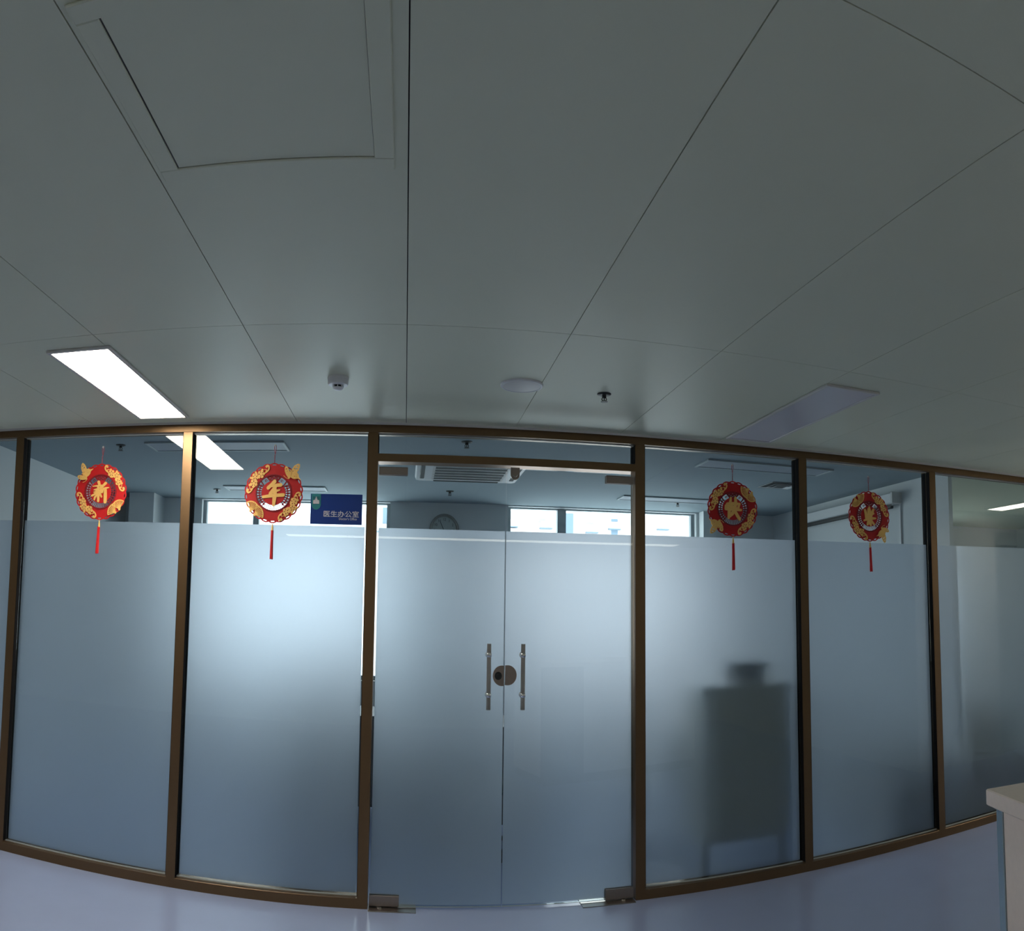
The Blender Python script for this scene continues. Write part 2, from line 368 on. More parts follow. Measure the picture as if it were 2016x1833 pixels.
# ------------------------------------------------------------------ the glass double door
DY = D+0.030
def plate(poly_holes, y0, y1, name, m, t): return shape2d(poly_holes, y0, y1, name, m, t)
def arc(cx, cz, r, a0, a1, n=24, sx=1.0):
    return [(cx+sx*r*math.cos(math.radians(a0+(a1-a0)*k/n)), cz+r*math.sin(math.radians(a0+(a1-a0)*k/n))) for k in range(n+1)]
def door(n, x0, x1, hinge_left, label):
    t = empty('door_%d' % n, (x0 if hinge_left else x1, DY, 0)); st(t, label, 'door')
    ox = t.location.x; a, b = x0-ox, x1-ox
    MB().box(a, b, 0, 0.012, 0.012, 2.318, 0.0008).obj('door_glass', 'glass', t)
    fa, fb = (a+0.006, b-0.001) if hinge_left else (a+0.001, b-0.006)
    MB().box(fa, fb, 0.0145, 0.0165, 0.018, FZ-0.003).obj('frosted_film', 'frost', t)
    MB().box(a, b, 0.0005, 0.0115, 0.0095, 0.0118).obj('bottom_edge', 'seal', t)
    hx = a+0.0 if hinge_left else b-0.176
    MB().box(hx+0.001, hx+0.175, -0.013, -0.0005, 2.261, 2.305, 0.003).box(hx+0.001, hx+0.175, 0.0125, 0.026, 2.261, 2.305, 0.003).obj('top_patch_fitting', 'patch', t)
    bp = MB().box(hx+0.001, hx+0.175, -0.015, -0.0005, 0.012, 0.066, 0.003).box(hx+0.001, hx+0.175, 0.0125, 0.026, 0.012, 0.066, 0.003)
    bp.obj('bottom_patch_fitting', 'patch', t)
    # lock plate: the two halves make an almost round plate across the meeting edges
    if hinge_left:
        poly = [(b-0.001, 1.203-0.0535)]+[(x, z) for x, z in arc(0.585-ox, 1.203, 0.054, 270, 90, 24)]+[(b-0.001, 1.203+0.0535)]
    else:
        poly = [(a+0.001, 1.206+0.052)]+[(x, z) for x, z in arc(0.621-ox, 1.206, 0.053, 90, -90, 24)]+[(a+0.001, 1.206-0.052)]
    lp = plate([poly], -0.014, -0.0005, 'lock_plate', 'patch', t)
    if hinge_left:
        k = MB().lathe([(0.0215, 0.0), (0.0215, -0.004), (0.017, -0.004), (0.017, -0.001), (0.009, -0.001), (0.009, -0.006), (0.004, -0.006)], 0.563-ox, 1.203, 'y', 28, at=-0.014)
        k.obj('lock_cylinder', 'darkm', lp)
    # pull handle: grip bar on two standoffs, brushed middle, bright collars
    hx = (0.502 if hinge_left else 0.706)-ox
    yb = -0.052
    h = MB().lathe([(0.0122, 1.028), (0.0132, 1.029), (0.0132, 1.372), (0.0122, 1.373)], hx, yb, 'z', 24).obj('pull_handle', 'steel', t)
    for zc in (1.104, 1.314):
        MB().lathe([(0.0145, zc-0.011), (0.0165, zc-0.008), (0.0165, zc+0.008), (0.0145, zc+0.011)], hx, yb, 'z', 24).obj('collar', 'chrome', h)
        MB().lathe([(0.016, 0.0), (0.016, 0.004), (0.0095, 0.006), (0.0095, -yb*1.0-0.012), (0.009, -yb-0.010)][::-1] if 0 else [(0.009, yb+0.012), (0.009, -0.006), (0.0165, -0.005), (0.0165, -0.0005)], hx, zc, 'y', 20).obj('standoff', 'chrome', h)
    if not hinge_left:
        cx = 0.652-ox
        poly = [(cx-0.027, 2.323)]+arc(cx, 2.283, 0.027, 180, 360, 18)+[(cx+0.027, 2.323)]
        lk = plate([poly], -0.016, -0.0005, 'top_lock', 'patch', t)
        MB().tube([(cx-0.014, -0.018, 2.283), (cx-0.008, -0.018, 2.274), (cx, -0.018, 2.271), (cx+0.008, -0.018, 2.274), (cx+0.014, -0.018, 2.283)], 0.0018, 6).obj('lock_slot', 'chrome', lk)
    return t
door(1, -0.174, 0.5985, True, 'left leaf of the frosted glass double door')
door(2, 0.6035, 1.401, False, 'right leaf of the frosted glass double door')
for (x0, x1, lb, mm) in ((-0.176, 0.10, 'dark floor spring cover plate below the left door leaf', 'patch'), (1.075, 1.40, 'floor spring cover plate below the right door leaf', 'patch')):
    t = empty('floor_spring_cover', ((x0+x1)/2, D+0.03, 0)); tag(t, lb, 'floor plate')
    hw = (x1-x0)/2
    MB().box(-hw, hw, -0.065, 0.065, 0.0, 0.004, 0.001).obj('cover_plate', 'steel', t)
    sgn = -1 if x0 < 0.5 else 1
    px = sgn*(hw-0.085)
    MB().box(px-0.085, px+0.085, -0.062, 0.062, 0.004, 0.006).obj('bronze_cover', 'patch', t)
    MB().lathe([(0.014, 0.006), (0.014, 0.0115), (0.010, 0.0118)], px-sgn*-0.02, -0.015, 'z', 20).obj('spindle', 'chrome', t)

# ------------------------------------------------------------------ outside
fb = empty('apartment_building', (11, 60, 0)); tag(fb, 'pale overexposed building beyond the right office window', 'building')
MB().box(-14.2, 15, 0, 10, -14, 9.0).obj('building_wall', 'facade', fb)
k = 0
for zz in (8.55, 6.2, 3.9):
    for xx in (-11.6, -9.4, -4.1, -0.3, 3.7, 4.2+2.7, 9.0, 11.4):
        MB().box(xx-0.38, xx+0.38, -0.001, 0.0, zz-0.3, zz+0.35).obj('window', 'fwin', fb)
for xx, zt, ww in ((2.05, 9.0, 0.34), (5.85, 8.7, 0.28), (-12.6, 9.0, 0.3)):
    MB().box(xx-ww, xx+ww, -0.001, 0.0, -10, zt).obj('blue_panel', 'fblue', fb)
for i, (xx, zz) in enumerate(((8.3, 8.14), (8.3, 7.5), (11.1, 8.1), (16.8, 8.2), (14.9, 7.9), (-2.0, 7.55), (21.0, 8.3))):
    u = empty('outdoor_air_conditioner', (xx, 59.9395, zz-0.25)); tag(u, ['white outdoor unit by the window edge, upper of two stacked', 'white outdoor unit by the window edge, lower of two stacked',
        'white outdoor unit left of the office window mullion', 'white outdoor unit on the blue facade strip', 'white outdoor unit just right of the office window mullion', 'white outdoor unit seen left of the clock wall',
        'white outdoor unit near the right end of the facade'][i], 'air conditioner', 'outdoor air conditioners on the building')
    MB().box(-0.42, 0.42, -0.3, 0.06, 0, 0.5, 0.02).obj('casing', 'signw', u)
    MB().box(-0.5, 0.5, -0.32, 0.06, -0.07, 0).obj('bracket', 'fblue', u)

# ------------------------------------------------------------------ ceiling lights
def ceiling_light(x0, x1, y0, y1, lit, label, group, fr=0.018, fm='lframe', dmt='unlit'):
    t = empty('ceiling_light', ((x0+x1)/2, (y0+y1)/2, CZ)); tag(t, label, 'ceiling light', group)
    hx, hy = (x1-x0)/2, (y1-y0)/2
    f = MB()
    f.box(-hx, hx, -hy, -hy+fr, -0.012, 0, 0.002); f.box(-hx, hx, hy-fr, hy, -0.012, 0, 0.002)
    f.box(-hx, -hx+fr, -hy+fr, hy-fr, -0.012, 0, 0.002); f.box(hx-fr, hx, -hy+fr, hy-fr, -0.012, 0, 0.002)
    f.obj('frame', fm, t)
    MB().box(-hx+fr, hx-fr, -hy+fr, hy-fr, -0.008, -0.001).obj('diffuser', 'lit' if lit else dmt, t)
    return t
GL = 'flat ceiling light panels'
ceiling_light(-1.632, -1.312, 3.09, 4.36, True, 'lit rectangular ceiling light above the two left pendants', GL)
ceiling_light(1.965, 2.285, 3.15, 4.38, False, 'switched off ceiling light above the right hand bays, in front of the glass', GL)
ceiling_light(5.955, 6.255, 2.90, 4.10, True, 'lit ceiling light seen only as reflection in the rightmost pane', GL)
ceiling_light(-1.84, -0.84, 5.04, 5.32, False, 'switched off office light behind the second pendant, nearer one', GL, fm='oframe_dim', dmt='odiff_dim')
ceiling_light(-1.71, -0.75, 6.88, 7.12, False, 'switched off office light behind the second pendant, farther one by the window', GL, fm='oframe_dim', dmt='odiff_dim')
ceiling_light(2.12, 3.19, 5.04, 5.31, False, 'switched off office light above the third pendant', GL, fm='oframe_dim', dmt='odiff_dim')
ceiling_light(2.0, 3.05, 6.80, 7.04, False, 'switched off office light left of the third pendant, near the window', GL, fm='oframe_dim', dmt='odiff_dim')
ceiling_light(-5.25, -4.93, 3.09, 4.36, True, 'added fill light shaped as a ceiling light, unseen beyond the left edge of the picture', GL)  # added out of view to fill the corridor with light
t = empty('linear_light', (1.2, -2.13, CZ)); tag(t, 'long slim light mirrored as a thin line across the doors', 'ceiling light')
MB().box(-3.0, 3.0, -0.15, 0.15, -0.012, 0).obj('housing', 'lframe', t); MB().box(-2.985, 2.985, -0.135, 0.135, -0.015, -0.012).obj('diffuser', 'soft', t)

# ------------------------------------------------------------------ access hatch
t = empty('ceiling_hatch', (-0.355, 1.55, CZ)); tag(t, 'square white access hatch in the corridor ceiling, upper left', 'hatch')
hx, y0, y1, fw = 0.305, -0.30, 0.335, 0.05
f = MB()
for (a, b, c, d) in ((-hx, hx, y1-fw, y1), (-hx, hx, y0, y0+fw), (-hx, -hx+fw, y0+fw, y1-fw), (hx-fw, hx, y0+fw, y1-fw)):
    f.box(a, b, c, d, -0.007, 0, 0.0025)
f.obj('hatch_frame', 'ceil', t)
dm = MB().box(-hx+fw+0.004, hx-fw-0.001, y0+fw+0.001, y1-fw-0.003, -0.003, 0)
dm.obj('hatch_door', 'ceil', t)
MB().box(-hx+fw, hx-fw, y0+fw, y1-fw, -0.0008, 0).obj('hatch_gap', 'plenum', t)

# ------------------------------------------------------------------ detectors, speaker, sprinklers
t = empty('smoke_detector', (-0.348, 3.64, CZ)); tag(t, 'round white smoke detector on the ceiling left of the doors', 'smoke detector')
MB().lathe([(0.050, 0), (0.052, -0.004), (0.052, -0.012), (0.0505, -0.013), (0.0505, -0.030), (0.046, -0.036), (0.028, -0.037)], 0, 0, 'z', 40).obj('detector_body', 'white', t)
cg = MB().lathe([(0.020, -0.037), (0.020, -0.047)], 0, 0, 'z', 24); cg.obj('sensor_core', 'slot', t)
c2 = MB()
for k in range(8):
    a = 2*math.pi*k/8; c2.tube([(0.025*math.cos(a), 0.025*math.sin(a), -0.037), (0.025*math.cos(a), 0.025*math.sin(a), -0.047)], 0.0022, 6)
c2.lathe([(0.027, -0.047), (0.026, -0.050), (0.017, -0.056), (0.006, -0.058)], 0, 0, 'z', 32)
c2.obj('sensor_cage', 'white', t)

t = empty('ceiling_speaker', (0.553, 3.665, CZ)); tag(t, 'round flat white ceiling speaker near the middle', 'speaker')
MB().lathe([(0.107, 0), (0.107, -0.003), (0.103, -0.008), (0.095, -0.0095), (0.093, -0.008)], 0, 0, 'z', 56).obj('speaker_rim', 'white', t)
MB().lathe([(0.092, -0.002), (0.092, -0.008), (0.06, -0.0105), (0.02, -0.0115)], 0, 0, 'z', 48).obj('speaker_grille', 'lframe', t)

def sprinkler():
    t = empty('sprinkler')
    MB().lathe([(0.036, 0), (0.036, -0.003), (0.030, -0.006), (0.016, -0.007), (0.012, -0.006)], 0, 0, 'z', 28).obj('escutcheon', 'darkm', t)
    b = MB().lathe([(0.011, -0.006), (0.011, -0.018), (0.008, -0.020)], 0, 0, 'z', 16)
    b.tube([(0.009, 0, -0.018), (0.013, 0, -0.026), (0.006, 0, -0.034)], 0.0025, 6); b.tube([(-0.009, 0, -0.018), (-0.013, 0, -0.026), (-0.006, 0, -0.034)], 0.0025, 6)
    b.tube([(0, 0, -0.018), (0, 0, -0.034)], 0.003, 8); b.obj('sprinkler_body', 'darkm', t)
    d = MB().lathe([(0.007, -0.033), (0.018, -0.036), (0.018, -0.038), (0.004, -0.038)], 0, 0, 'z', 24); d.obj('deflector', 'darkm', t)
    return t
spr = sprinkler()
for i, (x, y, lb) in enumerate(((0.989, 3.72, 'dark sprinkler on the corridor ceiling right of the round speaker'),
        (-2.05, 5.12, 'sprinkler behind the glass above the leftmost pendant'), (-1.83, 7.13, 'sprinkler in the office left of the second pendant'),
        (0.385, 4.95, 'sprinkler seen through the transom pane'), (0.392, 6.97, 'sprinkler in the office between air conditioner and clock'),
        (2.65, 7.10, 'sprinkler in the office left of the third pendant'))):
    s = spr if i == 0 else copy_tree(spr)
    s.location = (x, y, CZ); tag(s, lb, 'sprinkler', 'ceiling sprinklers')

# ------------------------------------------------------------------ ceiling cassette air conditioner, air grille
t = empty('cassette_air_conditioner', (0.48, 5.87, CZ)); tag(t, 'square white ceiling cassette air conditioner seen above the left door leaf', 'air conditioner')
f = MB(); R_ = 0.42
for k in range(4):
    a = k*math.pi/2; c_, s_ = math.cos(a), math.sin(a)
    rot = lambda p: (p[0]*c_-p[1]*s_, p[0]*s_+p[1]*c_, p[2])
    vs = [(-R_+.02, -R_, 0), (R_-.02, -R_, 0), (R_-.04, -R_+.01, -.028), (-R_+.04, -R_+.01, -.028), (-.29, -.29, -.036), (.29, -.29, -.036), (.28, -.28, 0), (-.28, -.28, 0)]
    f.add([rot(v) for v in vs], [(0, 1, 2, 3), (3, 2, 5, 4), (4, 5, 6, 7)])
    f.add([rot(v) for v in [(R_-.02, -R_, 0), (R_, -R_+.02, 0), (R_-.01, -R_+.04, -.028), (R_-.04, -R_+.01, -.028), (.29, -.29, -.036)]], [(0, 1, 2, 3), (3, 2, 4)])
f.obj('air_conditioner_panel', 'white', t)
for k in range(4):
    a = k*math.pi/2
    o = MB().box(-.27, .27, -.385, -.345, -.0365, -.020, 0.006).obj('air_outlet', 'slot', t); o.rotation_euler = (0, 0, a)
MB().box(-.27, .27, -.27, .27, -0.037, -0.030).obj('intake_cavity', 'slot', t)
gr = MB()
for k in range(6):
    yy = -.27+k*.108; gr.box(-.28, .28, yy-0.012, yy+0.012, -0.0395, -0.037)
for xx in (-.28, .28): gr.box(xx-.010, xx+.010, -.28, .28, -0.0385, -0.030)
gr.obj('intake_grille', 'lframe', t)

t = empty('ceiling_vent', (3.14, 5.85, CZ)); tag(t, 'small square white air vent in the office ceiling right of the third pendant', 'vent')
v = MB()
for r0, r1, z in ((0.15, 0.125, -0.004), (0.10, 0.085, -0.012), (0.065, 0.05, -0.018)):
    for k in range(4):
        a = k*math.pi/2; c_, s_ = math.cos(a), math.sin(a)
        v.add([(p[0]*c_-p[1]*s_, p[0]*s_+p[1]*c_, p[2]) for p in [(-r0, -r0, z), (r0, -r0, z), (r1, -r1, z+0.004), (-r1, -r1, z+0.004), (-r0, -r0, z-0.002), (r0, -r0, z-0.002)]], [(0, 1, 2, 3), (4, 5, 1, 0)])
v.obj('vent_blades', 'white', t); MB().box(-.13, .13, -.13, .13, -0.002, 0).obj('vent_throat', 'slot', t)

# ------------------------------------------------------------------ wall clock on the pier
t = empty('wall_clock', (0.382, YB, 2.285)); tag(t, 'round silver rimmed wall clock half hidden by the frosted film', 'clock')
MB().lathe([(0.150, 0), (0.150, -0.02), (0.142, -0.035), (0.130, -0.038), (0.126, -0.028), (0.126, -0.012)], 0, 0, 'y', 56, at=-0.001).obj('clock_rim', 'steel', t)
fc = MB().lathe([(0.1255, -0.008), (0.1255, -0.016)], 0, 0, 'y', 48).obj('clock_face', 'clockf', t)
for k in range(12):
    a = math.radians(90-30*k); n = str(12 if k == 0 else k)
    text(n, 0.034, 0.100*math.cos(a), -0.0175, 0.100*math.sin(a)-0.012, 'numeral', 'ink', fc, align='CENTER')
tk = MB()
for k in range(60):
    a = math.radians(6*k); tk.stroke([(0.117*math.cos(a), 0.117*math.sin(a), 0.0008), (0.1225*math.cos(a), 0.1225*math.sin(a), 0.0008)], -0.0175, -0.0165, 6)
tk.obj('minute_marks', 'ink', fc)
MB().stroke([(0.012, -0.03, 0.003), (-0.045, 0.085, 0.0025)], -0.022, -0.020).obj('minute_hand', 'ink', t)
MB().stroke([(0, 0, 0.004), (0.05, -0.03, 0.003)], -0.0195, -0.018).obj('hour_hand', 'ink', t)

# ------------------------------------------------------------------ projector screen and duct on right office wall
t = empty('projector_screen', (4.05, 6.15, 2.37)); tag(t, 'white roll up projector screen case with black bar behind the rightmost pendant', 'projector screen')
MB().box(-0.10, -0.005, -0.83, 0.85, 0.0, 0.085, 0.008).obj('screen_case', 'white', t)
MB().box(-0.105, 0, -0.855, -0.83, -0.004, 0.09, 0.006).obj('end_cap', 'lframe', t)
MB().box(-0.105, 0, 0.85, 0.875, -0.004, 0.09, 0.006).obj('end_cap', 'lframe', t)
MB().box(-0.075, -0.045, -0.79, 0.84, -0.035, -0.012, 0.004).obj('bottom_bar', 'black', t)
MB().box(-0.062, -0.058, -0.78, 0.83, -0.012, 0.0).obj('screen_fabric', 'black', t)
t = MB().box(4.035, 4.05, 5.30, 5.325, 0.3, 2.37).obj('cable_duct', 'white'); tag(t, 'thin white cable duct running down the office right wall from the screen', 'cable duct')

# ------------------------------------------------------------------ blue sign
t = empty('door_sign', (-0.4275, GY, 1.988)); tag(t, 'blue room sign with white Chinese lettering beside the second pendant', 'sign')
hw, hh = 0.157, 0.165
MB().box(-hw, hw, -0.005, -0.0005, 0, hh, 0.0008).obj('sign_board', 'blue', t)
x0 = -0.1235; r = 0.0285
poly = [(x0-r, hh-0.001), (x0-r, 0.107)]+arc(x0, 0.107, r, 180, 360, 18)+[(x0+r, hh-0.001)]
em = shape2d([poly], -0.0062, -0.005, 'emblem_tab', 'teal', t)
q = 0.024
shape2d([[(x0-q, 0.104), (x0+q, 0.104), (x0+q, 0.153), (x0-q, 0.153)], [(x0-q+.003, 0.107), (x0+q-.003, 0.107), (x0+q-.003, 0.150), (x0-q+.003, 0.150)]], -0.0068, -0.0062, 'emblem_border', 'teal', em)
MB().box(x0-q+.003, x0+q-.003, -0.0065, -0.0062, .107, .150).obj('emblem_field', 'teal2', em)
bq = MB().box(x0-.0185, x0+.0185, -0.0072, -0.0065, .110, .128).box(x0-.0155, x0+.0155, -0.0072, -0.0065, .128, .131).box(x0-.0065, x0+.0065, -0.0072, -0.0065, .131, .1365)
bq.prism(arc(x0, .1345, .007, 0, 180, 12), -0.0072, -0.0065).box(x0-.0022, x0+.0022, -0.0072, -0.0065, .1415, .145).box(x0-.004, x0+.004, -0.0072, -0.0065, .1455, .148)
bq.obj('emblem_building', 'signw', em)
text('医生办公室', 0.036, -0.076, -0.0056, 0.0435, 'sign_lettering', 'signw', t, off=0.0004, width=0.214)
text("Doctor's Office", 0.017, 0.018, -0.0056, 0.0255, 'sign_small_lettering', 'signw', t, off=0.0002, width=0.108)

# ------------------------------------------------------------------ the four New Year pendants
RR = 0.166; SX = 1.10
def P(r, a): return (r*RR*SX*math.cos(math.radians(a)), r*RR*math.sin(math.radians(a)))
def scroll(mb, x, z, a0, L, curl, y0, y1, w=0.0042, flip=1):
    """a stem ending in a curled, thickening hook."""
    pts = []; x_, z_, a = x, z, a0; n = 16
    for k in range(n):
        f = k/(n-1); pts.append((x_, z_, w*(0.5+0.75*f)))
        a += flip*curl*(0.15+f*f*1.9)/n; x_ += L/n*math.cos(a)*(1.2-0.6*f); z_ += L/n*math.sin(a)*(1.2-0.6*f)
    mb.stroke(pts, y0, y1, 8)
    mb.stroke([(x_, z_, w*1.45)], y0, y1, 10)
def flower(x, z, r, y0, y1, name, parent):
    out = []
    n = 60
    for k in range(n):
        a = 2*math.pi*k/n; rr = r*(0.80+0.20*abs(math.cos(2.5*a))**0.7); out.append((x+rr*math.cos(a), z+rr*math.sin(a)))
    holes = []
    for k in range(5):
        a = 2*math.pi*k/5+0.3; cx, cz = x+r*0.45*math.cos(a), z+r*0.45*math.sin(a)
        holes.append([(cx+r*0.10*math.cos(b), cz+r*0.10*math.sin(b)) for b in [2*math.pi*j/8 for j in range(8)]])
    return shape2d([out]+holes, y0, y1, name, 'gold', parent)
def spray(ac, parent, yb):
    """blossom spray bent along the ring, centred at angle ac: three blossoms, two buds and curled stems at both ends."""
    t = MB(); FL = ((-15, .76, .0235), (1, .83, .0225), (16, .75, .0245))
    for i, (da, rad, rr) in enumerate(FL):
        x, z = P(rad, ac+da)
        for k in range(5):
            a = 2*math.pi*k/5+da; px_, pz_ = x+rr*.56*math.cos(a), z+rr*.56*math.sin(a)
            t.stroke([(px_, pz_, rr*.42)], yb-0.004-0.0004*i, yb, 12)
        t.stroke([(x, z, rr*.5)], yb-0.004-0.0004*i, yb, 12)
    for da, rad, q_ in ((-7, .92, .0062), (8, .93, .0062), (-22, .86, .0065), (23, .86, .0065)):
        x, z = P(rad, ac+da); x2, z2 = P(rad-.10, ac+da*.8)
        t.stroke([(x, z, q_), (x2, z2, .004)], yb-0.0035, yb, 12)
    for da, rad in ((-5, .70), (8, .68)):
        x, z = P(rad, ac+da); x2, z2 = P(.77, ac+da*.6); t.stroke([(x, z, .0045), (x2, z2, .006)], yb-0.0035, yb, 10)
    tan = ac+90
    x, z = P(.72, ac+20); scroll(t, x, z, math.radians(tan+26), 0.085, 5.0, yb-0.004, yb, 0.0048, flip=-1)
    x, z = P(.84, ac+22); scroll(t, x, z, math.radians(tan+20), 0.046, 6.0, yb-0.004, yb, 0.0024, flip=1)
    x, z = P(.72, ac-20); scroll(t, x, z, math.radians(ac-90-26), 0.085, 5.0, yb-0.004, yb, 0.0048, flip=1)
    x, z = P(.84, ac-22); scroll(t, x, z, math.radians(ac-90-20), 0.046, 6.0, yb-0.004, yb, 0.0024, flip=-1)
    o = t.obj('flower_spray', 'gold', parent)
    d = MB()
    for i, (da, rad, rr) in enumerate(FL):
        x, z = P(rad, ac+da)
        for k in range(5):
            a = 2*math.pi*(k+.5)/5+da; cx, cz = x+rr*.40*math.cos(a), z+rr*.40*math.sin(a)
            d.stroke([(cx, cz, 0.0021), (cx+rr*.22*math.cos(a), cz+rr*.22*math.sin(a), 0.0014)], yb-0.0053, yb-0.0045, 8)
    d.obj('petal_cutouts', 'darkred', o)
    return o
def fan_pair(ac, face, parent, yb):
    cx, cz = P(.80, ac)
    o = None
    for i, s in enumerate((-1, 1)):
        a = math.radians(face); px, pz = cx+s*0.016*math.cos(a+math.pi/2)-0.028*math.cos(a), cz+s*0.016*math.sin(a+math.pi/2)-0.028*math.sin(a)
        mid = face+s*20; y = yb-0.0025*(i+1)
        outer = arc(px, pz, 0.056, mid-50, mid+50, 22)+arc(px, pz, 0.008, mid+60, mid+300, 12)
        holes = []
        for k in range(8):
            b0 = mid-45+k*11.6; 
            holes.append(arc(px, pz, 0.050, b0, b0+6, 3)+arc(px, pz, 0.019, b0+5, b0+1, 3))
        q = shape2d([outer]+holes, y-0.002, y, 'folding_fan', 'gold', parent)
    return q
def butterfly(ac, face, parent, yb):
    cx, cz = P(.82, ac); f = math.radians(face); c_, s_ = math.cos(f), math.sin(f)
    T = lambda p: (cx+.90*(p[0]*c_-p[1]*s_), cz+.90*(p[0]*s_+p[1]*c_))
    big = [(.004, .010), (.010, .035), (.026, .056), (.050, .068), (.064, .066), (.064, .048), (.056, .030), (.046, .016), (.056, .004), (.058, -.012), (.074, -.030), (.050, -.022), (.034, -.026), (.016, -.022), (.002, -.014),
           (-.004, -.022), (-.010, -.026), (-.018, -.014), (-.030, .002), (-.038, .020), (-.040, .040), (-.034, .052), (-.024, .052), (-.014, .040), (-.006, .022)]
    pts = [T(p) for p in big]
    holes = [[T((p[0]*k+ox, p[1]*k+oz)) for p in [(math.cos(a), math.sin(a)*.5) for a in [2*math.pi*j/8 for j in range(8)]]] for (ox, oz, k) in ((.046, .054, .007), (.042, .038, .008), (.028, .040, .005), (.030, -.008, .004), (.042, -.012, .003), (-.028, .036, .006), (-.022, .022, .004), (.018, .022, .004))]
    o = shape2d([pts]+holes, yb-0.012, yb-0.008, 'butterfly', 'gold', parent)
    MB().stroke([(*T((0, -.01)), .003), (*T((.004, .012)), .004), (*T((.002, .03)), .003)], yb-0.014, yb-0.012).tube([(T((0, 0))[0], yb-0.009, T((0, 0))[1]), (T((0, 0))[0], yb+0.001, T((0, 0))[1])], 0.003).obj('butterfly_body', 'gold', o)
    MB().stroke([(*T((-.012, -.024)), .0012), (*T((-.030, -.018)), .001), (*T((-.044, -.006)), .0016)], yb-0.011, yb-0.009).obj('antenna', 'gold', o)
    return o

GLY = {
 '新': ((800, 950, 330), [[(740,705,42),(765,770,34)],[(580,812,12),(690,802,22),(835,788,20)],[(620,905,16),(760,868,24),(870,845,20)],[(618,965,16),(740,935,26),(880,905,24)],
        [(565,1055,26),(700,990,30),(860,950,28)],[(735,820,32),(745,1000,40),(750,1190,32)],[(725,1020,24),(655,1100,30),(640,1155,20)],[(790,1000,28),(835,1080,24)],[(800,840,26),(850,960,34)],
        [(940,735,38),(880,795,34),(815,850,30)],[(880,880,24),(950,858,26),(1030,848,14)],[(935,880,42),(942,1050,48),(945,1210,46)],[(680,900,26),(690,950,30),(790,920,22)]]),
 '年': ((885, 930, 330), [[(910,655,48),(840,725,40),(755,810,46)],[(850,760,36),(960,745,42),(1060,735,44)],[(930,790,42),(870,870,46),(810,950,46),(800,1000,36)],[(890,890,34),(960,880,30),(1035,858,20)],
        [(910,760,40),(925,900,52),(915,1050,54),(900,1215,40)],[(630,1030,34),(800,1005,42),(980,985,42),(1130,975,42)]]),
 '快': ((805, 920, 330), [[(745,640,26),(725,760,40),(700,880,46),(690,1020,48),(675,1160,34)],[(600,850,34),(595,930,36),(640,890,50)],[(875,640,38),(885,760,44),(855,900,50),(780,1050,48),(690,1130,36)],
        [(640,805,40),(800,790,44),(995,790,30)],[(600,940,30),(800,930,44),(1030,945,32)],[(985,800,30),(960,880,34),(930,930,40)],[(850,980,44),(915,1080,48),(985,1185,42)],[(760,860,40),(800,880,30)]]),
 '樂': ((800, 945, 300), [[(795,710,26),(780,790,62),(785,890,66)],[(650,790,34),(680,880,46),(680,990,32)],[(925,765,30),(880,850,46),(925,870,28)],[(840,930,50),(730,950,46)],[(620,1062,22),(760,1010,44),(870,1000,40),(985,992,22)],
        [(790,950,52),(790,1100,56),(835,1180,26)],[(745,1080,36),(725,1155,34)],[(850,1070,36),(935,1150,28)],[(860,900,40),(690,930,40)]]),
}
